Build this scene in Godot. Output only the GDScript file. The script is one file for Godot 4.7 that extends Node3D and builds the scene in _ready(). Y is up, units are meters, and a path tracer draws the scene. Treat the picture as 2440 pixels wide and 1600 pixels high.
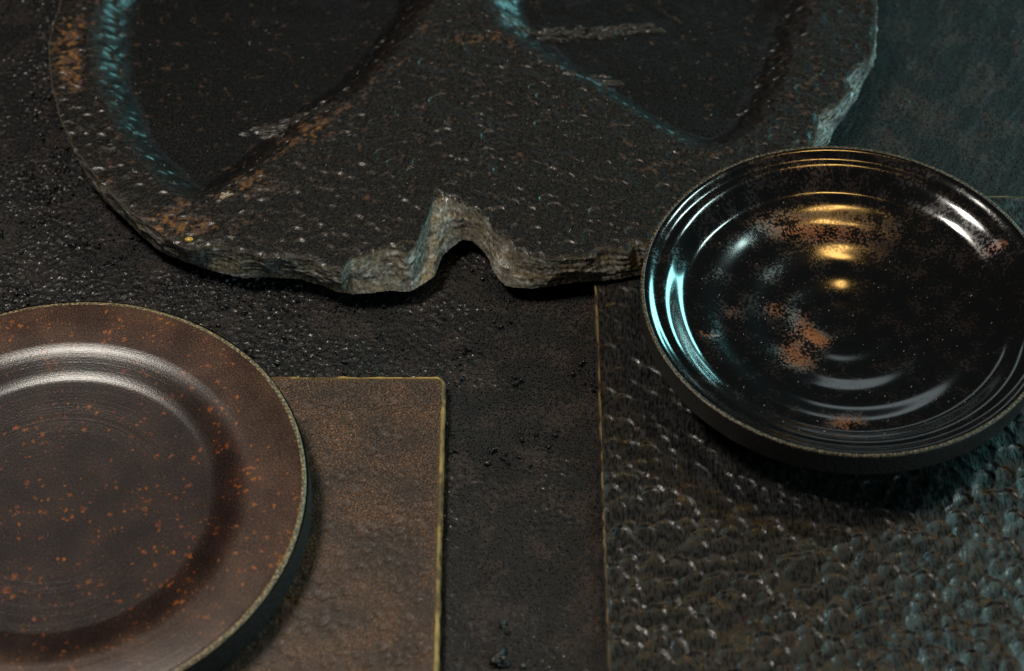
extends Node3D
# Dark stoneware and carved boards laid out on a black table. Lengths inside the builders are millimetres; MM turns them into metres.
const MM := 0.001
const TRAY_TOP := 24.0
const TRAY_LIP := 9.5
const TRAY_MIDDLE := Vector2(-20, -200)
const DISH := Vector3(150, 0, 7.8)
const DISH_R := 92.3
const PLATE := Vector3(-194.2, 0, 107.7)
const PLATE_R := 108.0
const BOARD_TOP := 7.0

# Outline of the tray, in mm on the table plane (x, z): where its top face breaks off, and the foot of the broken edge.
var upper_line: PackedFloat32Array = [-236.0,-190.0, -236.2,-174.5, -234.8,-166.3, -231.0,-146.5, -222.7,-119.5, -220.5,-114.3, -216.5,-107.5, -214.7,-101.5, -205.6,-87.7, -197.4,-76.2, -187.1,-64.0, -181.2,-57.1, -171.1,-48.7, -163.2,-41.7, -157.8,-36.9, -152.4,-33.5, -146.8,-32.7, -143.6,-35.3, -136.1,-35.1, -130.8,-33.2, -127.2,-31.1, -121.4,-29.8, -115.7,-27.2, -109.8,-28.2, -101.7,-27.2, -93.7,-26.4, -88.6,-23.0, -83.4,-20.4, -78.8,-18.3, -76.6,-24.3, -74.2,-27.4, -68.8,-28.5, -61.6,-32.2, -57.5,-33.0, -53.0,-32.2, -48.8,-29.8, -44.1,-36.1, -43.5,-42.0, -40.7,-48.2, -39.3,-54.4, -38.6,-61.5, -35.9,-65.4, -31.4,-66.5, -26.7,-64.3, -23.1,-60.1, -18.9,-59.3, -14.9,-55.2, -9.7,-49.0, -8.9,-43.3, -4.7,-40.7, -0.2,-35.9, 2.3,-31.1, 5.9,-30.6, 9.4,-27.7, 16.9,-25.9, 25.3,-26.4, 34.3,-27.2, 38.4,-28.2, 39.9,-32.4, 44.4,-34.3, 48.5,-32.4, 54.5,-31.1, 56.6,-35.1, 59.6,-36.1, 62.6,-34.2, 72.0,-50.0, 90.0,-68.5, 115.0,-83.0, 136.0,-93.0, 146.6,-101.2, 150.3,-113.7, 151.4,-119.5, 151.7,-122.5, 161.4,-128.7, 163.9,-133.2, 169.5,-141.1, 168.3,-147.2, 172.0,-154.2, 176.8,-158.2, 180.1,-159.1, 184.9,-174.1, 188.7,-198.8, 189.4,-207.2]
var lower_line: PackedFloat32Array = [-238.5,-200.0, -237.0,-182.7, -233.5,-161.6, -225.3,-133.8, -223.0,-128.1, -219.8,-120.7, -214.8,-107.8, -207.3,-91.3, -195.8,-74.7, -185.1,-63.3, -178.4,-55.6, -167.6,-44.5, -155.6,-37.8, -139.7,-31.7, -126.8,-27.4, -124.2,-27.4, -115.2,-28.0, -99.9,-26.4, -89.6,-23.0, -81.7,-18.5, -74.2,-17.2, -64.1,-17.8, -54.1,-19.6, -46.9,-19.3, -41.9,-23.8, -36.5,-28.5, -34.7,-35.1, -32.8,-41.3, -28.4,-47.4, -23.2,-51.8, -19.0,-50.7, -14.0,-44.7, -10.7,-38.6, -9.3,-32.5, -6.7,-27.7, -3.1,-22.7, 0.4,-21.4, 9.4,-20.9, 20.4,-22.5, 30.7,-24.6, 39.8,-25.3, 50.8,-26.9, 61.2,-29.8, 74.0,-48.0, 92.0,-67.0, 118.0,-84.0, 142.0,-98.0, 157.6,-116.8, 160.6,-125.7, 165.8,-134.1, 171.6,-143.5, 174.9,-148.4, 178.9,-160.1, 185.9,-172.9, 187.8,-186.9, 189.5,-199.1, 190.5,-207.2]
# The two sunken wells of the tray.
var left_well: PackedFloat32Array = [-39.3,-210.5, -46.4,-191.3, -55.4,-171.0, -65.4,-153.3, -76.5,-138.4, -87.8,-127.0, -98.8,-114.5, -113.0,-96.0, -127.2,-79.8, -137.8,-70.3, -148.5,-64.8, -157.9,-67.0, -164.4,-71.4, -169.3,-78.4, -183.4,-97.1, -193.0,-112.8, -200.4,-130.2, -209.4,-150.2, -215.0,-182.4, -216.0,-207.2, -207,-260, -170,-310, -110,-330, -60,-310, -36,-260]
var right_well: PackedFloat32Array = [-12.0,-210.5, -6.5,-187.8, 3.6,-176.7, 11.7,-169.7, 25.1,-156.7, 40.9,-144.1, 56.1,-129.0, 71.3,-115.7, 84.7,-104.6, 95.2,-98.3, 109.3,-101.2, 124.2,-114.5, 138.1,-140.5, 142.5,-155.4, 156.5,-194.9, 160.3,-210.5, 152,-265, 110,-315, 50,-330, 5,-310, -12,-260]
# Rust-coloured bare patches in the glaze of the stepped dish: x, z from its centre, half widths; and their strength.
var rust_spots: PackedFloat32Array = [-11.0,10.5,8.8,5.6, -17.5,-0.7,6.8,10.1, -26.8,19.1,9.8,12.7, -18.1,26.3,11.7,8.9, -30.4,-5.7,5.9,6.3, -49.7,-0.7,8.8,8.9, -62.0,15.4,7.8,3.5, -62.2,48.9,7.8,5.1, -5.3,65.1,11.7,7.1, -33.0,-21.0,7.8,15.2, 17.1,-5.7,11.7,10.1, 70.2,-31.4,7.8,10.1, 74.1,-31.4,4.9,2.5, 44.9,-0.7,11.7,17.7, 53.0,9.2,7.8,15.2, 31.2,33.5,11.7,12.7, -14.5,-79.8,35.1,12.7, 33.7,-66.1,35.1,15.2, -26.6,-52.5,23.4,10.1, 56.2,-41.9,23.4,20.3, -63.2,-63.3,11.7,15.2, -84.8,-21.0,7.8,15.2, -42.1,73.1,23.4,5.1, 11.4,-41.9,29.2,12.7, -7.0,-52.5,23.4,7.6]
var rust_strength: PackedFloat32Array = [1.5,1.2,1.0,0.9,1.0,1.1,1.4,1.1,1.5,0.5,0.4,0.6,0.9,0.45,0.45,0.4,0.9,0.5,0.75,0.5,0.55,0.5,0.5,0.75,0.7]

var rng := RandomNumberGenerator.new()
var taken := {}


func _ready() -> void:
	rng.seed = 7
	camera_and_light()
	table()
	brown_board()
	hammered_board()
	tray()
	dish()
	plate()
	small_things()


# ---------------------------------------------------------------- camera, light
func camera_and_light() -> void:
	var env := Environment.new()
	env.background_mode = Environment.BG_COLOR
	env.background_color = Color(0.010, 0.012, 0.013).linear_to_srgb()
	env.tonemap_mode = Environment.TONE_MAPPER_LINEAR
	env.tonemap_exposure = 1.25
	env.sdfgi_enabled = true
	env.ssao_enabled = true
	env.ssil_enabled = true
	var we := WorldEnvironment.new()
	we.name = "world_environment"
	we.environment = env
	add_child(we)

	var cam := Camera3D.new()
	cam.name = "camera"
	add_child(cam)
	var lens := CameraAttributesPhysical.new()
	lens.frustum_focal_length = 110.49
	lens.frustum_focus_distance = 0.975
	lens.frustum_near = 0.05
	lens.frustum_far = 50.0
	lens.exposure_aperture = 11.0
	cam.attributes = lens
	cam.fov = 18.0
	cam.near = 0.05
	cam.far = 50.0
	cam.position = Vector3(0, 0.75451, 0.63311)
	cam.rotation_degrees = Vector3(-50, 0, 0)
	cam.current = true

	lamp("left_softbox_light", Vector3(-0.36, 0.80, -0.05), Vector3(-0.02, 0, 0.02), Vector2(0.17, 0.17), Color(1.0, 0.97, 0.92), 0.38)
	lamp("right_softbox_light", Vector3(0.64, 0.70, -0.29), Vector3(0.08, 0, 0), Vector2(0.08, 0.20), Color(0.86, 1.0, 0.98), 0.10)
	lamp("warm_lamp_light", Vector3(0.28, 0.90, -0.20), Vector3(0.02, 0, 0.08), Vector2(0.13, 0.07), Color(1.0, 0.78, 0.44), 0.05)
	lamp("teal_window_light", Vector3(1.35, 0.50, -1.22), Vector3(0, 0, -0.05), Vector2(0.80, 0.34), Color(0.62, 0.97, 0.98), 1.10)
	lamp("low_back_fill_light", Vector3(0.05, 0.52, -1.30), Vector3(0, 0, 0), Vector2(0.9, 0.16), Color(0.92, 0.99, 1.0), 0.032)  # added dim fill from behind, for faint lines on the rings and tool marks
	lamp("right_side_fill_light", Vector3(0.95, 0.40, 0.50), Vector3(0, 0, 0), Vector2(0.35, 0.35), Color(0.80, 0.96, 1.0), 0.26)  # added cool fill that brightens the broken edge and right-facing sides


func lamp(called: String, at: Vector3, to: Vector3, size: Vector2, color: Color, energy: float) -> void:
	var l := AreaLight3D.new()
	l.name = called
	l.area_size = size
	l.light_color = color
	l.light_energy = energy
	l.area_normalize_energy = true
	l.area_range = 4.0
	l.area_attenuation = 2.0
	l.shadow_enabled = true
	add_child(l)
	l.look_at_from_position(at, to, Vector3.UP if absf((to - at).normalized().y) < 0.99 else Vector3.FORWARD)


# ---------------------------------------------------------------- helpers
func numbered(called: String) -> String:
	var n: int = taken.get(called, 0)
	taken[called] = n + 1
	return called if n == 0 else "%s_%03d" % [called, n]


func thing(called: String, label: String, category: String, group := "") -> Node3D:
	var o := Node3D.new()
	o.name = numbered(called)
	add_child(o)
	tag(o, label, category, group)
	return o


func tag(o: Node, label: String, category: String, group := "") -> void:
	o.set_meta("label", label)
	o.set_meta("category", category)
	if group:
		o.set_meta("group", group)


func part(called: String, mesh: Mesh, mat: Material, parent: Node) -> MeshInstance3D:
	var o := MeshInstance3D.new()
	o.name = called if parent != self else numbered(called)
	o.mesh = mesh
	o.material_override = mat
	parent.add_child(o, true)
	return o


func noise(freq: float, octaves := 3, sd := 0, kind := FastNoiseLite.TYPE_SIMPLEX_SMOOTH) -> FastNoiseLite:
	var n := FastNoiseLite.new()
	n.noise_type = kind
	n.frequency = freq
	n.seed = sd
	n.fractal_type = FastNoiseLite.FRACTAL_FBM if octaves > 1 else FastNoiseLite.FRACTAL_NONE
	n.fractal_octaves = octaves
	if kind == FastNoiseLite.TYPE_CELLULAR:
		n.cellular_return_type = FastNoiseLite.RETURN_DISTANCE
		n.cellular_distance_function = FastNoiseLite.DISTANCE_EUCLIDEAN
	return n


func srgb(r: float, g: float, b: float) -> Color:
	return Color(r, g, b).linear_to_srgb()


func surface(color: Color, rough: float, spec := 0.5) -> StandardMaterial3D:
	var m := StandardMaterial3D.new()
	m.albedo_color = color
	m.roughness = rough
	m.metallic_specular = spec
	return m


func painted(rough: float, spec := 0.5) -> StandardMaterial3D:   # colour comes from the vertices
	var m := surface(Color.WHITE, rough, spec)
	m.vertex_color_use_as_albedo = true
	m.vertex_color_is_srgb = true
	return m


# Fine speckle and grain that several clay and stone surfaces share; one tile is `size` mm.
func grain(m: StandardMaterial3D, size: float, bump: float, sd: int, pixels := 1024, freq := 0.06, low := 0.35, stretch := 1.0, shiny := Vector2.ZERO) -> void:
	var n := noise(freq, 4, sd)
	n.fractal_gain = 0.62
	var im := n.get_seamless_image(pixels, pixels)
	if stretch > 1.0:
		im = n.get_seamless_image(pixels, int(pixels / stretch))
		im.resize(pixels, pixels, Image.INTERPOLATE_BILINEAR)
	var tex := ImageTexture.create_from_image(im)
	var a := im.get_data()
	var lut := PackedByteArray()
	lut.resize(256)
	for i in 256:
		lut[i] = int(255.0 * clampf(low + (1.0 - low) * pow(smoothstep(0.15, 0.9, i / 255.0), 1.1), 0.0, 1.0))
	for i in a.size():
		a[i] = lut[a[i]]
	var tint := Image.create_from_data(im.get_width(), im.get_height(), false, im.get_format(), a)
	if shiny.y > 0.0:   # the same grain also breaks up the gloss
		var g := im.get_data()
		for i in 256:
			lut[i] = int(255.0 * lerpf(shiny.x, shiny.y, smoothstep(0.30, 0.62, i / 255.0)))
		for i in g.size():
			g[i] = lut[g[i]]
		m.roughness = 1.0
		m.roughness_texture = ImageTexture.create_from_image(Image.create_from_data(im.get_width(), im.get_height(), false, im.get_format(), g))
		m.roughness_texture_channel = BaseMaterial3D.TEXTURE_CHANNEL_GRAYSCALE
	m.uv1_triplanar = true
	m.uv1_world_triplanar = true
	m.uv1_scale = Vector3.ONE * (1000.0 / size)
	m.uv1_triplanar_sharpness = 4.0
	m.albedo_texture = ImageTexture.create_from_image(tint)
	m.heightmap_enabled = true
	m.heightmap_texture = tex
	m.heightmap_scale = bump * 0.1   # mm to cm


# A sheet of w x h points, in millimetres, row by row; wrapped round when ring is true.
func sheet(v: PackedVector3Array, w: int, h: int, ring := false, col := PackedColorArray(), uv := PackedVector2Array(), flip := false) -> ArrayMesh:
	var nrm := PackedVector3Array()
	nrm.resize(v.size())
	for i in h:
		var up := maxi(i - 1, 0) * w
		var dn := mini(i + 1, h - 1) * w
		for j in w:
			var l := j - 1 if j > 0 else (w - 2 if ring else 0)
			var r := j + 1 if j < w - 1 else (1 if ring else j)
			var n := (v[dn + j] - v[up + j]).cross(v[i * w + r] - v[i * w + l])
			nrm[i * w + j] = (-n if flip else n).normalized() if n.length_squared() > 1e-14 else Vector3.UP
	var idx := PackedInt32Array()
	idx.resize((w - 1) * (h - 1) * 6)
	var k := 0
	for i in h - 1:
		for j in w - 1:
			var a := i * w + j
			var b := a + 1
			var c := a + w
			var d := c + 1
			idx[k] = a
			idx[k + 1] = c if flip else b
			idx[k + 2] = b if flip else c
			idx[k + 3] = b
			idx[k + 4] = c if flip else d
			idx[k + 5] = d if flip else c
			k += 6
	for i in v.size():
		v[i] *= MM
	var arr := []
	arr.resize(Mesh.ARRAY_MAX)
	arr[Mesh.ARRAY_VERTEX] = v
	arr[Mesh.ARRAY_NORMAL] = nrm
	arr[Mesh.ARRAY_INDEX] = idx
	if col.size():
		arr[Mesh.ARRAY_COLOR] = col
	if uv.size():
		arr[Mesh.ARRAY_TEX_UV] = uv
	var m := ArrayMesh.new()
	m.add_surface_from_arrays(Mesh.PRIMITIVE_TRIANGLES, arr)
	return m


# A surface of revolution about the y axis: profile points (radius, height) in mm; wobble bends the rim slightly out of true.
func lathe(profile: PackedVector2Array, around: int, wobble := 0.0, sd := 0, uv_r := 0.0) -> ArrayMesh:
	var v := PackedVector3Array()
	var uv := PackedVector2Array()
	var n := noise(0.02, 2, sd)
	var w := around + 1
	v.resize(w * profile.size())
	if uv_r > 0.0:
		uv.resize(v.size())
	var dirs := PackedVector2Array()
	var off := PackedFloat32Array()
	for j in w:
		var t := TAU * (j % around) / around
		dirs.append(Vector2(sin(t), cos(t)))
		off.append(1.0 + wobble * n.get_noise_2d(60.0 * cos(t), 60.0 * sin(t)))
	var k := 0
	for p in profile:
		for j in w:
			var r := p.x * off[j]
			v[k] = Vector3(dirs[j].x * r, p.y, dirs[j].y * r)
			if uv_r > 0.0:
				uv[k] = Vector2(0.5 + 0.5 * dirs[j].x * p.x / uv_r, 0.5 + 0.5 * dirs[j].y * p.x / uv_r)
			k += 1
	return sheet(v, w, profile.size(), true, PackedColorArray(), uv)


# A raster of heights in mm that tools have bitten into.
class Relief:
	var x0: float
	var z0: float
	var step: float
	var w: int
	var h: int
	var a := PackedFloat32Array()

	func _init(ax: float, az: float, bx: float, bz: float, s: float) -> void:
		x0 = ax
		z0 = az
		step = s
		w = int((bx - ax) / s) + 1
		h = int((bz - az) / s) + 1
		a.resize(w * h)

	func at(x: float, z: float) -> float:
		var u := clampf((x - x0) / step, 0.0, w - 1.001)
		var t := clampf((z - z0) / step, 0.0, h - 1.001)
		var i := int(t)
		var j := int(u)
		u -= j
		t -= i
		var k := i * w + j
		return lerpf(lerpf(a[k], a[k + 1], u), lerpf(a[k + w], a[k + w + 1], u), t)

	# A scoop: an elliptic hollow with half axes rx, rz turned by `turn`, tilted so that the tool leaves a step at one end.
	func scoop(x: float, z: float, rx: float, rz: float, turn: float, depth: float, tilt: float, steep := 1.0) -> void:
		var c := cos(turn)
		var s := sin(turn)
		var reach := maxf(rx, rz) * 1.05
		for i in range(maxi(int((z - reach - z0) / step), 0), mini(int((z + reach - z0) / step) + 2, h)):
			for j in range(maxi(int((x - reach - x0) / step), 0), mini(int((x + reach - x0) / step) + 2, w)):
				var dx := x0 + j * step - x
				var dz := z0 + i * step - z
				var p := (c * dx + s * dz) / rx
				var q := (c * dz - s * dx) / rz
				var e := p * p + q * q
				var y := depth * (pow(e, steep) - 1.0 + tilt * (q + 0.5 * p) * (1.0 - minf(1.0, e * e)))
				var k := i * w + j
				if y < a[k]:
					a[k] = y

	# Hollows of one curvature cut side by side: each leaves a shallow dish, with sharp ridges where two meet.
	func gouge(x: float, z: float, curve: float, squash: float, turn: float, deep: float, lean: Vector2, reach: float) -> void:
		var c := cos(turn)
		var s := sin(turn)
		for i in range(maxi(int((z - reach - z0) / step), 0), mini(int((z + reach - z0) / step) + 2, h)):
			for j in range(maxi(int((x - reach - x0) / step), 0), mini(int((x + reach - x0) / step) + 2, w)):
				var dx := x0 + j * step - x
				var dz := z0 + i * step - z
				var p := (c * dx + s * dz) * squash
				var q := (c * dz - s * dx) / squash
				var y := curve * (p * p + q * q) - deep + lean.x * dx + lean.y * dz
				var k := i * w + j
				if y < a[k]:
					a[k] = y

	# One stroke of a chisel: it bites in steeply at its far end and runs out gently towards the near one.
	func stroke(x: float, z: float, rx: float, rz: float, turn: float, deep: float) -> void:
		var c := cos(turn)
		var s := sin(turn)
		var reach := maxf(rx, rz)
		for i in range(maxi(int((z - reach - z0) / step), 0), mini(int((z + reach - z0) / step) + 2, h)):
			for j in range(maxi(int((x - reach - x0) / step), 0), mini(int((x + reach - x0) / step) + 2, w)):
				var dx := x0 + j * step - x
				var dz := z0 + i * step - z
				var p := (c * dx + s * dz) / rx
				var q := (c * dz - s * dx) / rz
				if p * p + q * q < 1.0:
					var far := -sqrt(1.0 - p * p)
					var t := (q - far) / (-2.0 * far + 0.001)   # 0 where the blade went in, 1 where it came out
					var y := -deep * (1.0 - 0.75 * p * p) * minf(1.0, t * 13.0) * (1.0 - t * t)
					var k := i * w + j
					if y < a[k]:
						a[k] = y

	func peak(x: float, z: float, rx: float, rz: float, turn: float, high: float) -> void:
		var c := cos(turn)
		var s := sin(turn)
		var reach := maxf(rx, rz)
		for i in range(maxi(int((z - reach - z0) / step), 0), mini(int((z + reach - z0) / step) + 2, h)):
			for j in range(maxi(int((x - reach - x0) / step), 0), mini(int((x + reach - x0) / step) + 2, w)):
				var dx := x0 + j * step - x
				var dz := z0 + i * step - z
				var p := (c * dx + s * dz) / rx
				var q := (c * dz - s * dx) / rz
				var d := 1.0 - p * p - q * q
				if d > 0.0:
					a[i * w + j] = maxf(a[i * w + j], high * sqrt(d) * minf(1.0, 1.6 * d))

	# A raised or sunken smooth blob added on top.
	func blob(x: float, z: float, rx: float, rz: float, turn: float, high: float) -> void:
		var c := cos(turn)
		var s := sin(turn)
		var reach := maxf(rx, rz)
		for i in range(maxi(int((z - reach - z0) / step), 0), mini(int((z + reach - z0) / step) + 2, h)):
			for j in range(maxi(int((x - reach - x0) / step), 0), mini(int((x + reach - x0) / step) + 2, w)):
				var dx := x0 + j * step - x
				var dz := z0 + i * step - z
				var p := (c * dx + s * dz) / rx
				var q := (c * dz - s * dx) / rz
				var d := 1.0 - p * p - q * q
				if d > 0.0:
					a[i * w + j] += high * d * d


func stops(from: float, to: float, step: float, far: float) -> PackedFloat32Array:   # even steps in view, widening steps beyond
	var out := PackedFloat32Array()
	var x := from
	while x < to:
		out.append(x)
		x += step
	var s := step
	while x < far:
		out.append(x)
		s *= 1.12
		x += s
	var head := PackedFloat32Array()
	x = from
	s = step
	while x > -far:
		s *= 1.12
		x -= s
		head.append(x)
	head.reverse()
	return head + out


# ---------------------------------------------------------------- the table
func table() -> void:
	var xs := stops(-281.0, 281.0, 0.66, 700.0)
	var zs := stops(-248.0, 190.0, 0.66, 700.0)
	var w := xs.size()
	var h := zs.size()
	var v := PackedVector3Array()
	var col := PackedColorArray()
	v.resize(w * h)
	col.resize(w * h)
	var broad := noise(0.008, 2, 3)
	var rock := noise(0.42, 3, 11, FastNoiseLite.TYPE_PERLIN)
	rock.fractal_gain = 0.7
	var patchy := noise(0.02, 3, 13)
	var crumb := noise(0.30, 2, 12, FastNoiseLite.TYPE_CELLULAR)
	var grit := noise(0.62, 2, 14, FastNoiseLite.TYPE_VALUE)
	var brush := noise(0.05, 3, 15)
	var stain := noise(0.035, 4, 21)
	var fleck := noise(0.30, 3, 22)
	var k := 0
	for i in h:
		var z := zs[i]
		for j in w:
			var x := xs[j]
			var b := broad.get_noise_2d(x, z)
			# the slab is rough on the left and towards the middle, smoother in front and at the back right
			var rough := clampf(1.15 - smoothstep(-110.0, 45.0, x + 0.55 * z + 60.0 * b), 0.10, 1.0)
			var rk := rock.get_noise_2d(x * 0.7 + 0.2 * z, z)
			var cr := crumb.get_noise_2d(x * 0.8, z * 1.1)
			var lump := smoothstep(0.0, 0.35, patchy.get_noise_2d(x * 0.8 + 300.0, z))
			rough *= clampf(0.75 + 1.1 * patchy.get_noise_2d(x * 0.7, z), 0.2, 1.4)
			var y := 0.7 * b + rough * (0.60 * rk + (0.8 + 3.4 * lump) * maxf(0.0, -0.62 - cr) * 2.6) + 0.35 * brush.get_noise_2d((x + 0.6 * z) * 1.6, (z - 0.6 * x) * 0.5) + (0.04 + 0.10 * rough) * grit.get_noise_2d(x * 0.8, z) - 0.2
			v[k] = Vector3(x, minf(y, 1.6), z)
			var st := stain.get_noise_2d(x, z)
			var fl := fleck.get_noise_2d(x, z)
			var rust := smoothstep(0.06, 0.34, st + 0.75 * fl) * (1.0 - 0.55 * rough)
			var tone := (0.72 + 0.9 * fl + 0.35 * b) * rng.randf_range(0.45, 1.6)
			var r := lerpf(0.0092 * tone, 0.054, rust)
			var g := lerpf(0.0092 * tone, 0.036, rust)
			var bl := lerpf(0.0090 * tone, 0.030, rust)
			col[k] = srgb(maxf(r, 0.002), maxf(g, 0.002), maxf(bl, 0.002))
			k += 1
	var m := painted(0.44, 0.5)
	grain(m, 150.0, 0.15, 31, 1024, 0.11, 0.45, 1.0, Vector2(0.20, 0.80))
	var o := part("table_top", sheet(v, w, h, false, col), m, self)
	o.set_meta("kind", "structure")
	o.set_meta("label", "rough black stone table top under the dishes and boards")


# ---------------------------------------------------------------- boards
# A slab with rounded corners: a grid over the rectangle whose border points follow the rounded outline, and an edge round it.
func slab_edge(cx: float, cz: float, hx: float, hz: float, radius: float, top: float, bottom: float, bevel: float, cols: Array, sd: int) -> ArrayMesh:
	var n := noise(0.12, 3, sd)
	var nc := noise(0.07, 3, sd + 1)
	var pts := PackedVector2Array()
	var outs := PackedVector2Array()
	for c in 4:
		var sx := 1.0 if c in [0, 1] else -1.0
		var sz := 1.0 if c in [0, 3] else -1.0
		for q in 13:
			var t := PI / 2 * (q / 12.0) + PI / 2 * c
			var d := Vector2(sin(PI - t - PI / 2 + PI / 2), cos(t))
			d = Vector2(sin(t), cos(t))
			pts.append(Vector2(cx + sx * (hx - radius), cz + sz * (hz - radius)) + d * radius)
			outs.append(d)
	var line := PackedVector2Array()
	var dirs := PackedVector2Array()
	for a in pts.size():
		var b := (a + 1) % pts.size()
		var len := pts[a].distance_to(pts[b])
		var steps := maxi(1, int(len / 0.8))
		for s in steps:
			line.append(pts[a].lerp(pts[b], float(s) / steps))
			dirs.append(outs[a].lerp(outs[b], float(s) / steps).normalized())
	var w := line.size() + 1
	var rows := 10
	var v := PackedVector3Array()
	var col := PackedColorArray()
	v.resize(w * rows)
	col.resize(w * rows)
	for i in rows:
		for j in w:
			var p := line[j % line.size()]
			var d := dirs[j % line.size()]
			var out := 0.0
			var y := top
			if i <= 5:
				var a := PI / 2 * i / 5.0
				out = bevel * (sin(a) - 1.0)
				y = top - bevel * (1.0 - cos(a))
			else:
				y = lerpf(top - bevel, bottom, (i - 5) / 4.0)
			var chip := n.get_noise_3d(p.x, y * 2.0, p.y)
			out += 0.55 * chip + 0.35 * nc.get_noise_2d(p.x * 0.8, p.y * 0.8) * (0.0 if i == 0 else 1.0)
			v[i * w + j] = Vector3(p.x + d.x * out, y + (0.02 if i == 0 else 0.0), p.y + d.y * out)
			var wear := smoothstep(-0.30, 0.12, nc.get_noise_3d(p.x, y * 1.5, p.y) + 0.3 * chip) * (1.0 if i < 7 else 0.35) * (0.65 + 0.7 * nc.get_noise_2d(p.x * 0.25 + 50.0, p.y * 0.25))
			var a0: Color = cols[0]
			var a1: Color = cols[1]
			var c := a0.lerp(a1, wear * (0.8 + 0.35 * chip))
			col[i * w + j] = c.linear_to_srgb()
	return sheet(v, w, rows, true, col)


func top_sheet(cx: float, cz: float, hx: float, hz: float, radius: float, top: float, inset: float, step: float, height: Callable, paint: Callable) -> ArrayMesh:
	var w := int(2.0 * hx / step) + 1
	var h := int(2.0 * hz / step) + 1
	var v := PackedVector3Array()
	var col := PackedColorArray()
	v.resize(w * h)
	col.resize(w * h)
	var ix := hx - inset
	var iz := hz - inset
	var rr := radius - inset
	for i in h:
		var z := iz * (2.0 * i / (h - 1) - 1.0)
		for j in w:
			var x := ix * (2.0 * j / (w - 1) - 1.0)
			var px := x
			var pz := z
			var qx := absf(x) - (ix - rr)
			var qz := absf(z) - (iz - rr)
			if qx > 0.0 and qz > 0.0:   # squeeze the square corner into the round one
				var m := maxf(qx, qz)
				var l := sqrt(qx * qx + qz * qz)
				px = signf(x) * (ix - rr + qx * m / l)
				pz = signf(z) * (iz - rr + qz * m / l)
			var edge := minf(ix - absf(x), iz - absf(z))
			var y: float = height.call(cx + px, cz + pz)
			v[i * w + j] = Vector3(cx + px, top + y * smoothstep(0.0, 2.0, edge), cz + pz)
			var c: Color = paint.call(cx + px, cz + pz, edge, y)
			col[i * w + j] = c.linear_to_srgb()
	return sheet(v, w, h, false, col)


func brown_board() -> void:
	var o := thing("serving_board", "brown speckled flat clay board with worn amber edge, under the speckled plate", "board")
	var cx := -139.0
	var cz := 159.5
	var r := Relief.new(-250, 25, -28, 295, 0.5)
	for i in 620:   # little crescent dents left by a tool
		var size := rng.randf_range(0.5, 1.0) * (1.6 if rng.randf() < 0.10 else 1.0)
		r.stroke(rng.randf_range(-128, -36), rng.randf_range(34, 205), 2.1 * size, 1.9 * size, PI + rng.randfn(-0.15, 0.35), 0.42 * size)
	var lump := noise(0.10, 3, 41)
	var n1 := noise(0.03, 3, 42)
	var n2 := noise(0.8, 3, 43)
	var n3 := noise(0.35, 3, 44)
	var m := painted(0.44, 0.5)
	grain(m, 100.0, 0.16, 45, 1024, 0.09, 0.08, 1.0, Vector2(0.32, 0.8))
	part("top_face", top_sheet(cx, cz, 109.0, 130.0, 5.0, BOARD_TOP, 1.7, 0.62,
		func(x: float, z: float) -> float: return r.at(x, z) + 0.10 * lump.get_noise_2d(x, z * 1.5),
		func(x: float, z: float, edge: float, _y: float) -> Color:
			var a := n1.get_noise_2d(x, z)
			var b := n2.get_noise_2d(x, z)
			var c := n3.get_noise_2d(x, z)
			var base := Color(0.17, 0.092, 0.056).lerp(Color(0.40, 0.178, 0.080), clampf(0.45 + a + 0.5 * c, 0.0, 1.0))
			base = base * clampf(0.9 + 0.9 * b, 0.25, 2.0) * rng.randf_range(0.55, 1.5)
			var worn := smoothstep(2.2, 0.2, edge + 1.2 * c)
			return base.lerp(Color(0.34, 0.20, 0.06), worn * 0.8)), m, o)
	part("side_edge", slab_edge(cx, cz, 109.0, 130.0, 5.0, BOARD_TOP, 0.0, 1.9, [Color(0.14, 0.075, 0.03), Color(0.62, 0.38, 0.12)], 46), painted(0.5, 0.4), o)


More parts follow.
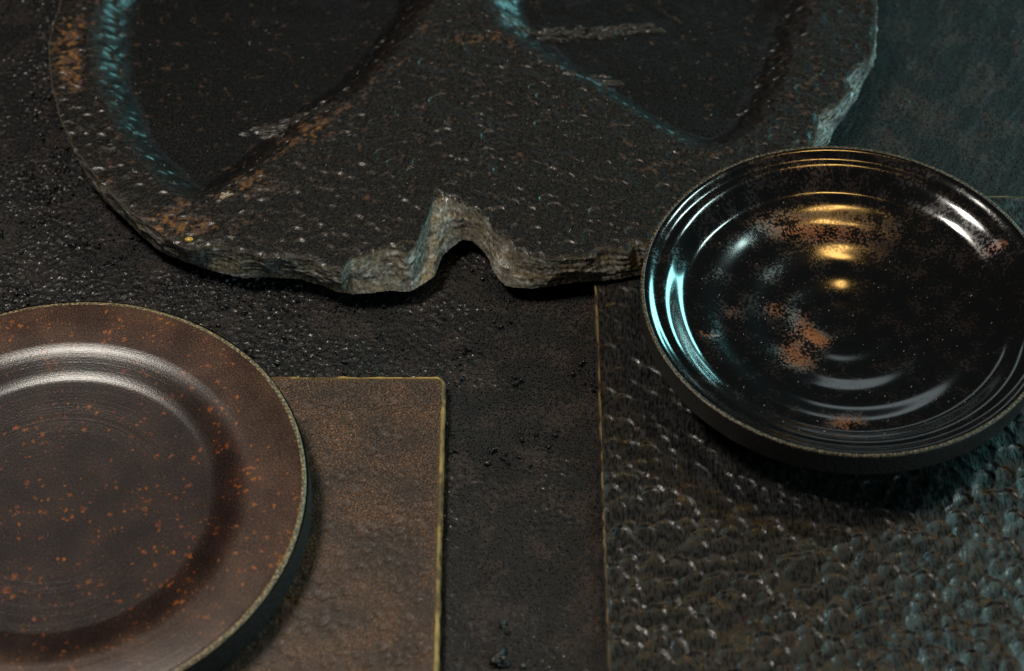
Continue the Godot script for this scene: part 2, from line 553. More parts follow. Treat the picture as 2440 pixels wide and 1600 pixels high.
func hammered_board() -> void:
	var o := thing("carved_board", "black square board covered in chisel scoops, under the glossy stepped dish", "board")
	var cx := 184.5
	var cz := 73.0
	var hx := 145.5
	var hz := 156.0
	var r := Relief.new(cx - hx - 2, cz - hz - 2, cx + hx + 2, cz + hz + 2, 0.45)
	for q in 2600:
		var x := rng.randf_range(cx - hx, minf(cx + hx, 285.0))
		var z := rng.randf_range(cz - hz, 212.0)
		var strong := 0.60 + 0.40 * smoothstep(20.0, 90.0, z + 0.35 * (x - 60.0))
		var size := rng.randf_range(0.65, 1.35)
		r.stroke(x, z, 3.7 * size * rng.randf_range(0.8, 1.3), 4.8 * size, rng.randfn(0.45, 0.55), 0.72 * size * strong * rng.randf_range(0.5, 1.3))
	var streak := noise(0.55, 2, 51)
	var wide := noise(0.03, 2, 52)
	var wear := noise(0.25, 3, 53)
	var patch := noise(0.05, 3, 54)
	var m := painted(0.31, 0.5)
	grain(m, 90.0, 0.03, 55, 1024, 0.06, 0.8, 4.0, Vector2(0.27, 0.48))
	part("carved_face", top_sheet(cx, cz, hx, hz, 2.0, BOARD_TOP, 0.8, 0.75,
		func(x: float, z: float) -> float:
			return r.at(x, z) + 0.07 * streak.get_noise_2d(x * 1.3, z * 0.10) + 0.35 * wide.get_noise_2d(x, z),
		func(x: float, z: float, edge: float, y: float) -> Color:
			var a := wear.get_noise_2d(x, z)
			var p := patch.get_noise_2d(x, z)
			var c := Color(0.017, 0.0165, 0.0155) * clampf(0.9 + 0.8 * a, 0.3, 2.0) * rng.randf_range(0.6, 1.45)
			c = c.lerp(Color(0.034, 0.028, 0.022), smoothstep(0.1, 0.6, a * 0.7 + p * 0.6 + 0.25 * y))
			return c.lerp(Color(0.05, 0.04, 0.03), smoothstep(0.9, 0.0, edge))), m, o)
	part("side_edge", slab_edge(cx, cz, hx, hz, 2.0, BOARD_TOP, 0.0, 0.9, [Color(0.05, 0.035, 0.02), Color(0.26, 0.19, 0.085)], 56), painted(0.5, 0.4), o)


# ---------------------------------------------------------------- the tray
# Distance of the outline from the tray's middle, by angle (0 towards the viewer).
func rays(line: PackedFloat32Array, angles: PackedFloat32Array, extra: float) -> PackedFloat32Array:
	var pts := PackedVector2Array()
	var back := 16
	for i in line.size() / 2:
		pts.append(Vector2(line[2 * i], line[2 * i + 1]))
	var a := pts[pts.size() - 1]
	var b := pts[0]
	for i in range(1, back):   # round the back of the tray, out of the picture
		var t := PI * i / back
		pts.append(Vector2(-24.0 + (213.0 + extra) * cos(t), lerpf(a.y, b.y, float(i) / back) - 165.0 * sin(t)))
	var ang := PackedFloat32Array()
	var rad := PackedFloat32Array()
	var last := -99.0
	var first := 0.0
	for i in pts.size() + 1:
		var p := pts[i % pts.size()]
		var q := pts[(i + 1) % pts.size()]
		var n := maxi(1, int(p.distance_to(q) / 0.6))
		for s in n:
			var d := p.lerp(q, float(s) / n) - TRAY_MIDDLE
			var t := atan2(d.x, d.y)
			if ang.size() == 0:
				first = t
			while t < last - PI:
				t += TAU
			if t <= last:
				continue
			last = t
			ang.append(t)
			rad.append(d.length())
			if t > first + TAU + 0.05:
				break
	var out := PackedFloat32Array()
	var k := 0
	for t0 in angles:
		var t := t0
		if t < first:
			t += TAU
		if k >= ang.size() - 2 or ang[k] > t:
			k = 0
		while k < ang.size() - 2 and ang[k + 1] < t:
			k += 1
		out.append(lerpf(rad[k], rad[k + 1], clampf((t - ang[k]) / (ang[k + 1] - ang[k]), 0.0, 1.0)))
	return out


func smoothed(line: PackedFloat32Array, half: int) -> PackedFloat32Array:
	var out := PackedFloat32Array()
	var n := line.size() - 1
	for j in n + 1:
		var sum := 0.0
		for q in range(-half, half + 1):
			sum += line[posmod(j + q, n)]
		out.append(sum / (2 * half + 1))
	return out


func inside_distance(x: float, z: float, poly: PackedFloat32Array) -> float:
	var n := poly.size() / 2
	var best := 1e9
	var odd := false
	var bx := poly[2 * n - 2]
	var bz := poly[2 * n - 1]
	for i in n:
		var ax := poly[2 * i]
		var az := poly[2 * i + 1]
		var ex := bx - ax
		var ez := bz - az
		var t := clampf(((x - ax) * ex + (z - az) * ez) / (ex * ex + ez * ez), 0.0, 1.0)
		var dx := x - ax - t * ex
		var dz := z - az - t * ez
		best = minf(best, dx * dx + dz * dz)
		if (az > z) != (bz > z) and x < ex * (z - az) / ez + ax:
			odd = not odd
		bx = ax
		bz = az
	return sqrt(best) if odd else -sqrt(best)


var tray_bites: Relief
var tray_ridges: Relief
var well_left: Relief
var well_right: Relief
var tray_wave: FastNoiseLite
var tray_grit: FastNoiseLite


func well_depth(x: float, z: float) -> float:   # 0 on the flat top, 1 on the floor of a well
	var dl := well_left.at(x, z)
	var dr := well_right.at(x, z)
	var l := 0.0
	var r := 0.0
	if dl > -3.0:
		var outer := lerpf(20.0, 17.0, smoothstep(-165.0, -110.0, z))
		l = smoothstep(-2.5, lerpf(outer, 25.0, smoothstep(-170.0, -95.0, x + 0.35 * (z + 130.0))), dl)
	if dr > -3.0:
		var ridge := lerpf(15.0, 20.0, smoothstep(-160.0, -190.0, z))
		r = smoothstep(-2.5, lerpf(ridge, 26.0, smoothstep(75.0, 130.0, x)), dr)
	return maxf(l, r)


func tray_height(x: float, z: float, edge: float) -> float:
	var wall := well_depth(x, z)
	var y := TRAY_TOP - 12.8 * wall
	var bite := tray_bites.at(x, z)
	y += bite * (1.0 - 0.75 * smoothstep(0.8, 1.0, wall) + 0.9 * wall * (1.0 - wall) * 4.0)
	y += tray_ridges.at(x, z)
	y += 0.5 * tray_wave.get_noise_2d(x, z) + 0.10 * tray_grit.get_noise_2d(x, z)
	y -= 0.5 * smoothstep(4.0, 0.0, edge)
	return y


func tray() -> void:
	var o := thing("tray", "large black hammered tray with two deep wells and a chipped, notched front edge", "tray")
	tray_wave = noise(0.022, 2, 61)
	tray_grit = noise(0.5, 3, 62)
	well_left = Relief.new(-244, -372, 196, -8, 4.0)
	well_right = Relief.new(-244, -372, 196, -8, 4.0)
	for i in well_left.h:
		for j in well_left.w:
			var x := -244.0 + 4.0 * j
			var z := -372.0 + 4.0 * i
			well_left.a[i * well_left.w + j] = inside_distance(x, z, left_well)
			well_right.a[i * well_left.w + j] = inside_distance(x, z, right_well)
	tray_bites = Relief.new(-244, -372, 196, -8, 0.55)
	for q in 5000:
		var size := rng.randf_range(0.6, 1.4)
		tray_bites.stroke(rng.randf_range(-242, 194), rng.randf_range(-244, -10), 3.0 * size, 3.3 * size, rng.randfn(0.5, 0.9), 0.50 * size * rng.randf_range(0.4, 1.3))
	# torn ridges in the wells and a few drips and nicks on the flat part
	tray_ridges = Relief.new(-244, -372, 196, -8, 0.55)
	for g in [[2, -197, 14, 1.6], [25, -195, 20, 1.8], [48, -197, 22, 1.6], [64, -199, 14, 1.4], [35, -156, 10, 1.2], [45, -159, 10, 1.2], [-122, -124, 8, 1.3], [-110, -127, 12, 1.5], [-99, -130, 8, 1.1]]:
		for q in 24:
			tray_ridges.peak(g[0] + rng.randfn(0, g[2] * 0.5), g[1] + rng.randfn(0, 2.2), rng.randf_range(1.6, 5.5), rng.randf_range(0.6, 1.6), rng.randf_range(-0.25, 0.25), g[3] * rng.randf_range(0.4, 1.0))
	for q in 34:
		tray_ridges.peak(rng.randf_range(-150, 120), rng.randf_range(-150, -40), rng.randf_range(1.2, 3.8), rng.randf_range(0.4, 1.0), rng.randf_range(-0.6, 0.4), rng.randf_range(0.15, 0.5))
	tray_bites.blob(-126.5, -57.5, 4.5, 2.4, -0.2, 1.1)
	tray_bites.blob(-119.0, -72.0, 6.5, 2.0, 0.1, 0.7)

	var angles := PackedFloat32Array()
	for i in 70:
		angles.append(-PI + (PI - 1.66) * i / 70.0)
	for i in 1380:
		angles.append(-1.66 + 3.32 * i / 1380.0)
	for i in 71:
		angles.append(1.66 + (PI - 1.66) * i / 70.0)
	var ru := rays(upper_line, angles, 0.0)
	var rl := rays(lower_line, angles, 2.0)
	var w := angles.size()
	ru[w - 1] = ru[0]
	rl[w - 1] = rl[0]
	var ragged := noise(0.45, 3, 63)
	for j in w - 1:
		var p := Vector2(sin(angles[j]), cos(angles[j])) * ru[j]
		ru[j] += 0.5 * ragged.get_noise_2d(p.x, p.y)
		rl[j] += 0.5 * ragged.get_noise_2d(p.x + 90.0, p.y)
	ru[w - 1] = ru[0]
	rl[w - 1] = rl[0]

	var even := smoothed(ru, 60)   # the outline without its nicks, for the inner part of the grid
	var near := smoothed(ru, 12)
	# the top face
	var h := 236
	var v := PackedVector3Array()
	var col := PackedColorArray()
	v.resize(w * h)
	col.resize(w * h)
	var tone := noise(0.35, 3, 64)
	var red := noise(0.09, 4, 65)
	red.fractal_gain = 0.62
	var dot := noise(0.22, 3, 66)
	var worn := [[-226, -178, 9, 26, 1.0], [-220, -150, 9, 16, 0.8], [-163, -49, 17, 11, 1.1], [-140, -44, 22, 8, 0.5], [-100, -112, 17, 15, 0.75], [-127, -76, 14, 10, 0.7], [-16, -178, 22, 6, 0.8], [-195, -78, 12, 12, 0.45], [150, -140, 16, 26, 0.3], [90, -90, 40, 10, 0.25]]
	for i in h:
		var s := pow(float(i) / (h - 1), 0.92)
		for j in w:
			var r := even[j] * s + (near[j] - even[j]) * smoothstep(0.45, 0.97, s) + (ru[j] - near[j]) * smoothstep(0.86, 1.0, s)
			var x := TRAY_MIDDLE.x + sin(angles[j]) * r
			var z := TRAY_MIDDLE.y + cos(angles[j]) * r
			var edge := ru[j] - r
			v[i * w + j] = Vector3(x, tray_height(x, z, edge), z)
			if z < -260.0:
				col[i * w + j] = Color(0.12, 0.11, 0.10)
				continue
			var t := tone.get_noise_2d(x, z)
			var rd := red.get_noise_2d(x, z)
			var dt := dot.get_noise_2d(x, z)
			var c := Color(0.0178, 0.0142, 0.0115) * clampf(0.85 + 1.1 * t, 0.3, 2.2) * rng.randf_range(0.65, 1.4) * lerpf(1.25, 0.5, smoothstep(0.1, 0.9, well_depth(x, z)))  # shade of the wells put into the colour: flat lighter, floors darker
			var where := 0.0
			for g in worn:
				var dx: float = (x - g[0]) / g[2]
				var dz: float = (z - g[1]) / g[3]
				var q := dx * dx + dz * dz
				if q < 5.0:
					where += g[4] * exp(-q)
			var crease := absf(well_left.at(x, z) + 2.0)
			if x > -160.0:
				where += 0.36 * exp(-crease * crease / 14.0)
			var a := smoothstep(0.38, 0.95, where * 0.65 + rd * 1.1 + 0.5 * t)
			c = c.lerp(Color(0.12, 0.066, 0.043), a)
			c = c.lerp(Color(0.045, 0.037, 0.029), smoothstep(0.15, 0.9, tray_ridges.at(x, z)))
			c = c.lerp(Color(0.24, 0.11, 0.035), smoothstep(0.75, 1.1, where * 0.7 + dt * 1.1))
			c = c.lerp(Color(0.15, 0.125, 0.085), 0.6 * smoothstep(1.0, 0.1, edge + 0.8 * t))
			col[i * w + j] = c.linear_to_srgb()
	var m := painted(0.36, 0.5)
	grain(m, 120.0, 0.05, 67, 1024, 0.09, 0.75, 1.0, Vector2(0.27, 0.48))
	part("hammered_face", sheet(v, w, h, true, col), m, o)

	# the broken edge
	var rows := 26
	var ev := PackedVector3Array()
	var ecol := PackedColorArray()
	ev.resize(w * rows)
	ecol.resize(w * rows)
	var facet := noise(0.075, 1, 68, FastNoiseLite.TYPE_CELLULAR)
	var fine := noise(0.28, 3, 69)
	var e1 := noise(0.06, 3, 70)
	var e2 := noise(0.20, 4, 71)
	for j in w:
		var d := Vector2(sin(angles[j]), cos(angles[j]))
		var pu := TRAY_MIDDLE + d * ru[j]
		var pl := TRAY_MIDDLE + d * rl[j]
		var y0 := v[(h - 1) * w + j].y / MM
		var mid := (pu + pl) * 0.5
		var low := TRAY_LIP + 1.2 * e1.get_noise_2d(mid.x * 0.6, mid.y * 0.6)
		for i in rows:
			var t := i / (rows - 1.0)
			var p := pu.lerp(pl, t)
			var y := lerpf(y0, low, t)
			var f := facet.get_noise_3d(p.x, y * 1.35, p.y) + 1.0
			var n := fine.get_noise_3d(p.x * 0.45, y * 2.2, p.y * 0.45)
			var fade := sin(PI * clampf(t, 0.0, 1.0))
			var push := fade * (3.4 * f * f - 0.9) + fade * 0.75 * n
			var q := p + d * push
			ev[i * w + j] = Vector3(q.x, y + 0.5 * fade * n, q.y)
			var g1 := e1.get_noise_3d(p.x * 0.7, y * 2.4, p.y * 0.7)
			var g2 := e2.get_noise_3d(p.x * 0.5, y * 2.6, p.y * 0.5)
			var c := Color(0.23, 0.21, 0.175).lerp(Color(0.31, 0.255, 0.17), smoothstep(-0.2, 0.5, g1))
			c = c.lerp(Color(0.070, 0.060, 0.050), smoothstep(0.15, 0.6, -g2))
			c = c.lerp(Color(0.55, 0.56, 0.50), smoothstep(0.12, 0.5, g2 * 0.8 + 0.6 * (f - 0.42)))
			c = c.lerp(Color(0.19, 0.145, 0.08), smoothstep(0.10, 0.0, t) * 0.5)
			c = c.lerp(Color(0.62, 0.62, 0.58), smoothstep(135.0, 150.0, p.x) * smoothstep(-0.35, 0.10, g2) * 0.9)
			ecol[i * w + j] = c.linear_to_srgb()
	var em := painted(0.28, 0.5)
	grain(em, 60.0, 0.09, 72, 512, 0.05, 0.6, 1.0, Vector2(0.14, 0.40))
	part("broken_edge", sheet(ev, w, rows, true, ecol), em, o)

	# underside and the foot it stands on
	var uv3 := PackedVector3Array()
	var steps := [1.0, 0.97, 0.6, 0.0]
	for s in steps:
		for j in w:
			var p := ev[(rows - 1) * w + j] / MM
			var q := Vector2(p.x, p.z)
			q = TRAY_MIDDLE + (q - TRAY_MIDDLE) * s
			uv3.append(Vector3(q.x, lerpf(9.0, p.y, s if s > 0.9 else 0.0), q.y))
	part("underside", sheet(uv3, w, steps.size(), true), surface(srgb(0.02, 0.018, 0.016), 0.7), o)
	var foot := part("foot", lathe([Vector2(54, 9.2), Vector2(58, 9.2), Vector2(60, 1.5), Vector2(59, 0.3), Vector2(56, 0.3), Vector2(54, 2.0)], 96), surface(srgb(0.03, 0.027, 0.024), 0.7), o)
	foot.position = Vector3(-40, 0, -240) * MM


# ---------------------------------------------------------------- the stepped dish
func dish() -> void:
	var o := thing("stepped_dish", "glossy black round dish with concentric steps and rust patches, on the carved board", "dish")
	o.position = Vector3(DISH.x, BOARD_TOP, DISH.z) * MM
	var crest: PackedFloat32Array = [104.0, 84.5, 69.5, 49.8, 30.5, 14.8, -14.8]
	var prof := PackedVector2Array()
	var rim_r := 90.8
	var top := 33.0
	var r := 0.0
	var deep := 0.0
	var fall := PackedFloat32Array()
	while r < rim_r:   # each ring climbs outwards: level at its two borders, steep in the middle
		var k := 0
		while crest[k + 1] > r:
			k += 1
		var u := (r - crest[k + 1]) / (crest[k] - crest[k + 1])
		var steep: float = [0.92, 0.82, 0.33, 0.26, 0.21, 0.14][k]
		var slope := 0.03 * smoothstep(0.0, 4.0, r) + steep * (pow(sin(PI * u), 1.1) if k < 5 else smoothstep(0.25, 1.0, u) * smoothstep(1.0, 0.9, u))
		if k == 0:
			slope = 0.62 * sin(PI * clampf((r - 84.5) / 6.3, 0.0, 1.0))
		deep += slope * 0.42
		fall.append(deep)
		r += 0.42
	for q in fall.size():
		prof.append(Vector2(0.42 * q, top - (deep - fall[q])))
	var m := StandardMaterial3D.new()
	m.metallic_specular = 0.62
	m.clearcoat_enabled = true
	m.clearcoat = 0.5
	m.clearcoat_roughness = 0.09
	dish_skin(m)
	var well := prof
	part("stepped_well", lathe(well, 450, 0.0, 5, DISH_R), m, o)
	var last := prof[prof.size() - 1]
	var wall := PackedVector2Array([last, Vector2(91.6, top - 0.15), Vector2(92.2, top - 0.8), Vector2(92.35, top - 1.8), Vector2(92.3, top - 4.0), Vector2(92.2, top - 8.0), Vector2(92.1, top - 12.5), Vector2(91.6, top - 13.6), Vector2(90.0, top - 14.4), Vector2(84.0, 16.0), Vector2(70.0, 10.0), Vector2(56.0, 5.5), Vector2(47.5, 4.0)])
	var wm := surface(srgb(0.055, 0.046, 0.036), 0.5)
	grain(wm, 50.0, 0.08, 82, 512, 0.07, 0.3)
	part("outer_wall", lathe(wall, 360, 0.0, 5), wm, o)
	dish_dust(prof)
	part("foot_ring", lathe([Vector2(47.5, 4.0), Vector2(47.0, 0.8), Vector2(46.0, 0.2), Vector2(43.0, 0.2), Vector2(42.0, 1.0), Vector2(41.5, 4.0)], 180), wm, o)
	# the rim where the glaze has worn off to the clay
	var bead := PackedVector2Array()
	for i in 9:
		var a := PI * i / 8.0
		bead.append(Vector2(91.4 - 0.95 * cos(a), top - 0.45 + 0.66 * sin(a)))
	var bm := surface(srgb(0.27, 0.20, 0.115), 0.42)
	grain(bm, 40.0, 0.12, 83, 512, 0.05, 0.12)
	part("rim", lathe(bead, 540, 0.0, 5), bm, o)


func dish_dust(prof: PackedVector2Array) -> void:
	var spots: Array[Transform3D] = []
	for q in 170:
		var r := sqrt(rng.randf()) * 80.0
		var t := rng.randf() * TAU
		var p := Vector3(sin(t) * r, prof[int(r / 0.42)].y + 0.1, cos(t) * r)
		spots.append(Transform3D(Basis.from_scale(Vector3.ONE * MM * rng.randf_range(0.14, 0.36)), (p + Vector3(DISH.x, BOARD_TOP, DISH.z)) * MM))
	scatter("dust", "tiny pale dust specks lying in the glossy stepped dish", spots)


func scatter(called: String, label: String, spots: Array[Transform3D], shape: Mesh = null, mat: Material = null) -> void:
	var speck := BoxMesh.new()
	speck.size = Vector3.ONE
	var mm := MultiMesh.new()
	mm.transform_format = MultiMesh.TRANSFORM_3D
	mm.mesh = shape if shape else speck
	mm.instance_count = spots.size()
	for i in spots.size():
		mm.set_instance_transform(i, spots[i])
	var dust := MultiMeshInstance3D.new()
	dust.name = numbered(called)
	dust.multimesh = mm
	dust.material_override = mat if mat else surface(srgb(0.42, 0.40, 0.34), 0.6)
	dust.set_meta("kind", "stuff")
	tag(dust, label, called)
	add_child(dust)


func dish_skin(m: StandardMaterial3D) -> void:
	var size := 1400
	var fine := noise(0.065, 6, 91)
	fine.fractal_gain = 0.68
	var mid := noise(0.010, 4, 92)
	var a := fine.get_image(size, size).get_data()
	var b := mid.get_image(size, size).get_data()
	var where := Relief.new(-94, -94, 94, 94, 2.0)
	for i in where.h:
		for j in where.w:
			var x := -94.0 + 2.0 * j
			var z := -94.0 + 2.0 * i
			var s := 0.0
			for g in rust_strength.size():
				var dx := (x - rust_spots[4 * g]) / (rust_spots[4 * g + 2] * 1.15)
				var dz := (z - rust_spots[4 * g + 1]) / (rust_spots[4 * g + 3] * 1.15)
				s += rust_strength[g] * exp(-dx * dx - dz * dz)
			where.a[i * where.w + j] = s
	var rgb := PackedByteArray()
	var rgh := PackedByteArray()
	rgb.resize(size * size * 3)
	rgh.resize(size * size)
	var k := 0
	for i in size:
		var z := (2.0 * i / size - 1.0) * DISH_R
		for j in size:
			var x := (2.0 * j / size - 1.0) * DISH_R
			var f := a[k] / 255.0 - 0.5
			var g := b[k] / 255.0 - 0.5
			var s := where.at(x, z)
			var q := smoothstep(0.25, 0.75, minf(s, 1.2) * 0.52 + f * 2.3 + g * 1.6 - 0.07)
			q *= 0.42 + 0.58 * smoothstep(0.7, 1.2, s)
			var hot := clampf((s - 1.1) * 1.3 + f * 1.8, 0.0, 1.0)
			var c := Color(0.0045, 0.0045, 0.0045).lerp(Color(0.034, 0.020, 0.016).lerp(Color(0.27, 0.080, 0.020), hot), q)
			c = c.linear_to_srgb()
			rgb[3 * k] = int(c.r * 255.0)
			rgb[3 * k + 1] = int(c.g * 255.0)
			rgb[3 * k + 2] = int(c.b * 255.0)
			rgh[k] = int(255.0 * lerpf(0.12, 0.36, q))
			k += 1
	m.albedo_texture = ImageTexture.create_from_image(Image.create_from_data(size, size, false, Image.FORMAT_RGB8, rgb))
	m.roughness = 1.0
	m.roughness_texture = ImageTexture.create_from_image(Image.create_from_data(size, size, false, Image.FORMAT_L8, rgh))
	m.roughness_texture_channel = BaseMaterial3D.TEXTURE_CHANNEL_GRAYSCALE


# ---------------------------------------------------------------- the speckled plate
func plate() -> void:
	var o := thing("speckled_plate", "round brown plate with orange flecks and turned rings, on the brown board", "plate")
	o.position = Vector3(PLATE.x, BOARD_TOP, PLATE.z) * MM
	var top := 19.0
	var prof := PackedVector2Array()
	var r := 0.0
	while r < 106.6:
		var y := 8.6 + 0.0006 * r * r
		y = lerpf(y, top - 0.7 - 0.035 * (106.0 - r), smoothstep(65.0, 84.0, r))
		y += 0.35 * sin(PI * clampf((r - 82.0) / 25.0, 0.0, 1.0)) - 0.5 * smoothstep(103.5, 107.0, r)
		prof.append(Vector2(r, y))
		r += 0.65
	var m := StandardMaterial3D.new()
	plate_skin(m)
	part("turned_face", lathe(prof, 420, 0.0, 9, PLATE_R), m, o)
	var last := prof[prof.size() - 1]
	var wall := PackedVector2Array([Vector2(107.75, last.y - 0.7), Vector2(108.0, top - 4.0), Vector2(108.2, 9.0), Vector2(108.3, 3.0), Vector2(107.8, 1.2), Vector2(106.0, 0.15), Vector2(60.0, 0.15)])
	var wm := surface(srgb(0.040, 0.037, 0.034), 0.55)
	grain(wm, 60.0, 0.06, 101, 512, 0.05, 0.4)
	part("outer_wall", lathe(wall, 420, 0.0, 9), wm, o)
	var bead := PackedVector2Array()
	for i in 7:
		var a := PI / 2 * i / 6.0
		bead.append(Vector2(last.x - 0.9 + 2.1 * sin(a), last.y + 0.20 - 1.0 * (1.0 - cos(a))))
	var bm := surface(srgb(0.55, 0.39, 0.21), 0.45)
	grain(bm, 40.0, 0.15, 102, 512, 0.05, 0.25)
	part("rim_edge", lathe(bead, 420, 0.004, 9), bm, o)


func plate_skin(m: StandardMaterial3D) -> void:
	var size := 1280
	var n1 := noise(0.16, 4, 111)
	n1.fractal_gain = 0.7
	var n2 := noise(0.006, 3, 112)
	var a := n1.get_image(size, size).get_data()
	var b := n2.get_image(size, size).get_data()
	var turn := noise(0.9, 3, 113)
	var rings := PackedFloat32Array()
	for i in 1200:
		rings.append(turn.get_noise_1d(i * 0.9))
	var rgb := PackedByteArray()
	var hgt := PackedByteArray()
	rgb.resize(size * size * 3)
	hgt.resize(size * size)
	var px := 2.0 * PLATE_R / size
	var k := 0
	for i in size:
		var z := (i + 0.5) * px - PLATE_R
		for j in size:
			var x := (j + 0.5) * px - PLATE_R
			var f := a[k] / 255.0 - 0.5
			var g := b[k] / 255.0 - 0.5
			var d := sqrt(x * x + z * z)
			var ring := rings[mini(int(d * 6.0), 1199)]
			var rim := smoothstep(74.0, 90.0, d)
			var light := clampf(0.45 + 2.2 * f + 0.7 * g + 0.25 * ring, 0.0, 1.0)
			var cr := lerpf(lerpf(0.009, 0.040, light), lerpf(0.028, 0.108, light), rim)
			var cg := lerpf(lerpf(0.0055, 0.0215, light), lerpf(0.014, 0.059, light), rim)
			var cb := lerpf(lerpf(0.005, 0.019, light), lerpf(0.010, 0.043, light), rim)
			var rust := smoothstep(0.08, 0.36, f * 1.5 + g * 0.35) * (0.25 + 0.75 * rim)
			var c := Color(cr, cg, cb).lerp(Color(0.17, 0.080, 0.036), 0.5 * rust).linear_to_srgb()
			rgb[3 * k] = int(c.r * 255.0)
			rgb[3 * k + 1] = int(c.g * 255.0)
			rgb[3 * k + 2] = int(c.b * 255.0)
			hgt[k] = clampi(int(128.0 + 42.0 * ring * smoothstep(8.0, 50.0, d) + 70.0 * f), 0, 255)
			k += 1
	# orange flecks burnt through the glaze
	for q in 8000:
		var t := rng.randf() * TAU
		var d := sqrt(rng.randf()) * 105.0
		if n2.get_noise_2d((cos(t) * d + PLATE_R) / px, (sin(t) * d + PLATE_R) / px) < rng.randf_range(-0.5, 0.25):
			continue
		var s := 0.16 + 1.0 * pow(rng.randf(), 8.0) + (0.9 if rng.randf() < 0.016 else 0.0)
		var hot := Color(0.52, 0.14, 0.018).lerp(Color(0.15, 0.040, 0.018), sqrt(rng.randf()))
		if d > 80.0:
			hot = hot.lerp(Color(0.42, 0.17, 0.06), 0.4)
		var sx := s * rng.randf_range(0.7, 1.4)
		var sy := s * rng.randf_range(0.6, 1.0)
		var x0 := cos(t) * d
		var z0 := sin(t) * d
		var c := cos(t * 3.0)
		var sn := sin(t * 3.0)
		var n := int(1.7 * s / px) + 1
		var ci := int((z0 + PLATE_R) / px)
		var cj := int((x0 + PLATE_R) / px)
		for i in range(maxi(ci - n, 0), mini(ci + n + 1, size)):
			for j in range(maxi(cj - n, 0), mini(cj + n + 1, size)):
				var dx := (j - cj) * px
				var dz := (i - ci) * px
				var p := (c * dx + sn * dz) / sx
				var w := (c * dz - sn * dx) / sy
				var at := i * size + j
				var in_ := clampf(0.9 * (1.0 - p * p - w * w + 4.0 * (a[at] / 255.0 - 0.5)), 0.0, 1.0)
				if in_ > 0.02:
					var was := Color(rgb[3 * at] / 255.0, rgb[3 * at + 1] / 255.0, rgb[3 * at + 2] / 255.0).srgb_to_linear()
					was = was.lerp(hot, in_).linear_to_srgb()
					rgb[3 * at] = int(was.r * 255.0)
					rgb[3 * at + 1] = int(was.g * 255.0)
					rgb[3 * at + 2] = int(was.b * 255.0)
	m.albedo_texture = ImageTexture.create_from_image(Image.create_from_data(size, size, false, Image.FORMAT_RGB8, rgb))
	m.roughness = 0.26
	m.metallic_specular = 0.5
	m.heightmap_enabled = true
	m.heightmap_texture = ImageTexture.create_from_image(Image.create_from_data(size, size, false, Image.FORMAT_L8, hgt))
	m.heightmap_scale = 0.018


# ---------------------------------------------------------------- crumbs and dust
func pebble(rx: float, ry: float, rz: float, sd: int, lumpy: float, w := 25, h := 14) -> ArrayMesh:
	var n := noise(0.9 / maxf(rx, rz), 3, sd)
	var v := PackedVector3Array()
	for i in h:
		var p := PI * i / (h - 1)
		for j in w:
			var t := TAU * (j % (w - 1)) / (w - 1)
			var d := Vector3(sin(t) * sin(p), cos(p), cos(t) * sin(p))
			var q := d * Vector3(rx, ry, rz)
			v.append(q * (1.0 + lumpy * n.get_noise_3dv(q * 1.3)))
	return sheet(v, w, h, true)


func crumb(called: String, label: String, category: String, x: float, y: float, z: float, r: Vector3, color: Color, rough: float, sd: int, lumpy := 0.6) -> void:
	var o := part(called, pebble(r.x, r.y, r.z, sd, lumpy), surface(color, rough), self)
	o.position = Vector3(x, y + r.y * 0.55, z) * MM
	o.rotation.y = sd
	tag(o, label, category)


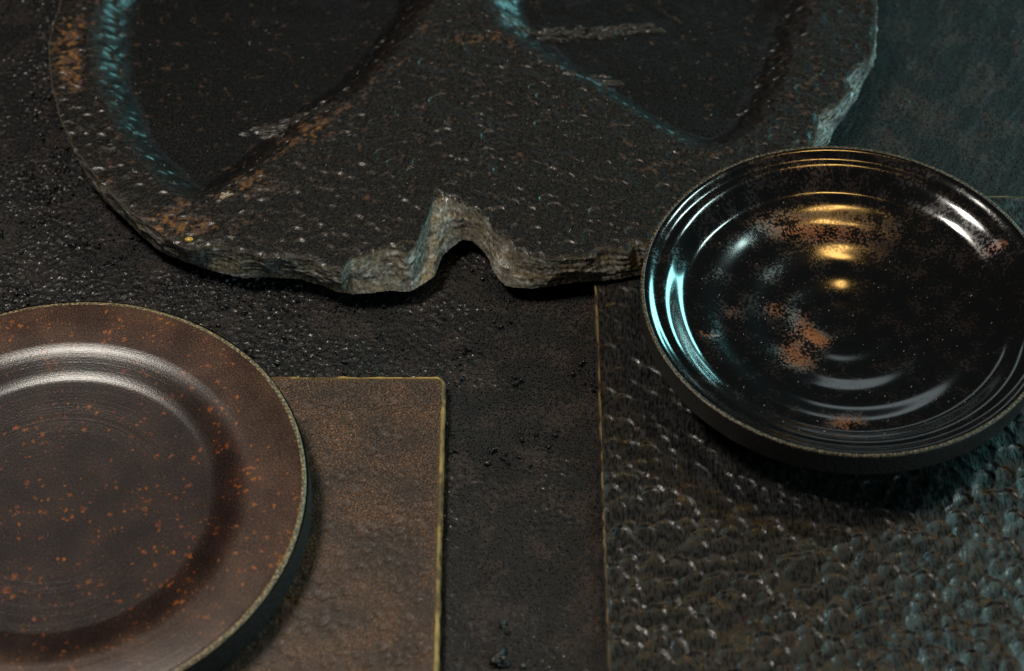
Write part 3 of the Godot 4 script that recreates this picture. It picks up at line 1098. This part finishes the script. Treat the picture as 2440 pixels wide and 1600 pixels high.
func small_things() -> void:
	var flat := func(x: float, z: float) -> float: return tray_height(x, z, 30.0)
	crumb("seed", "tiny golden seed lying on the tray beside its chipped front edge", "seed", -151.1, flat.call(-151.1, -38.5), -38.5, Vector3(2.0, 0.9, 1.4), srgb(0.55, 0.33, 0.05), 0.25, 0, 0.1)
	crumb("clay_crumb", "pale tan crumb of clay at the tip of the tray's left well", "crumb", -136.7, flat.call(-136.7, -66.5), -66.5, Vector3(2.4, 0.7, 1.9), srgb(0.34, 0.26, 0.18), 0.8, 3, 1.4)
	crumb("stone_chip", "small pointed stone flake on the table between the two boards", "stone chip", -3.8, 0.0, 158.2, Vector3(2.9, 1.6, 1.5), srgb(0.035, 0.034, 0.032), 0.35, 5, 1.1)
	crumb("stone_chip", "largest dark stone lump on the table, cut off by the bottom of the picture", "stone chip", -5.5, -0.6, 174.5, Vector3(4.6, 2.4, 3.6), srgb(0.025, 0.024, 0.023), 0.35, 8, 0.9)
	crumb("stone_chip", "round stone grain on the table right of the larger dark lump", "stone chip", 4.7, 0.0, 177.6, Vector3(1.1, 0.8, 1.0), srgb(0.06, 0.06, 0.058), 0.3, 11, 0.5)

	# loose grit on the table
	var grit_spots: Array[Transform3D] = []
	var clumps := noise(0.025, 2, 13)
	for q in 9000:
		var x := rng.randf_range(-270, 60)
		var z := rng.randf_range(-200, 80)
		if clumps.get_noise_2d(x, z) + rng.randf_range(-0.25, 0.25) < 0.12 + 0.003 * maxf(0.0, x + 40.0):
			continue
		var s := 0.25 + 1.25 * pow(rng.randf(), 5.0)
		var b := Basis.from_euler(Vector3(rng.randf() * TAU, rng.randf() * TAU, rng.randf() * TAU)) * Basis.from_scale(Vector3(1.0, rng.randf_range(0.5, 0.9), rng.randf_range(0.6, 1.2)) * s)
		grit_spots.append(Transform3D(b, Vector3(x, 0.45 + 0.2 * s, z) * MM))
	var lumpy := pebble(1.0, 1.0, 1.0, 77, 0.9, 11, 7)
	scatter("grit", "loose black grit lying on the table in front of the tray", grit_spots, lumpy, surface(srgb(0.014, 0.0138, 0.0135), 0.30))

	# lint and dust that lies on everything
	var spots: Array[Transform3D] = []
	for q in 300:
		var x := rng.randf_range(-225, 150)
		var z := rng.randf_range(-205, -38)
		if x > 60.0 and z > -110.0 or absf(x + 28.0) < 24.0 and z > -72.0 or x < -130.0 and z > -38.0 - 0.75 * absf(x + 130.0):
			continue
		var fibre := rng.randf() < 0.07
		var b := Basis(Vector3.UP, rng.randf_range(0.2, 1.5)) * Basis.from_scale(Vector3(rng.randf_range(1.2, 2.6), 0.16, 0.16) if fibre else Vector3.ONE * rng.randf_range(0.12, 0.34))
		spots.append(Transform3D(b.scaled(Vector3.ONE * MM), Vector3(x, flat.call(x, z) + 0.12, z) * MM))
	scatter("dust", "pale lint and dust specks scattered over the black hammered tray", spots)
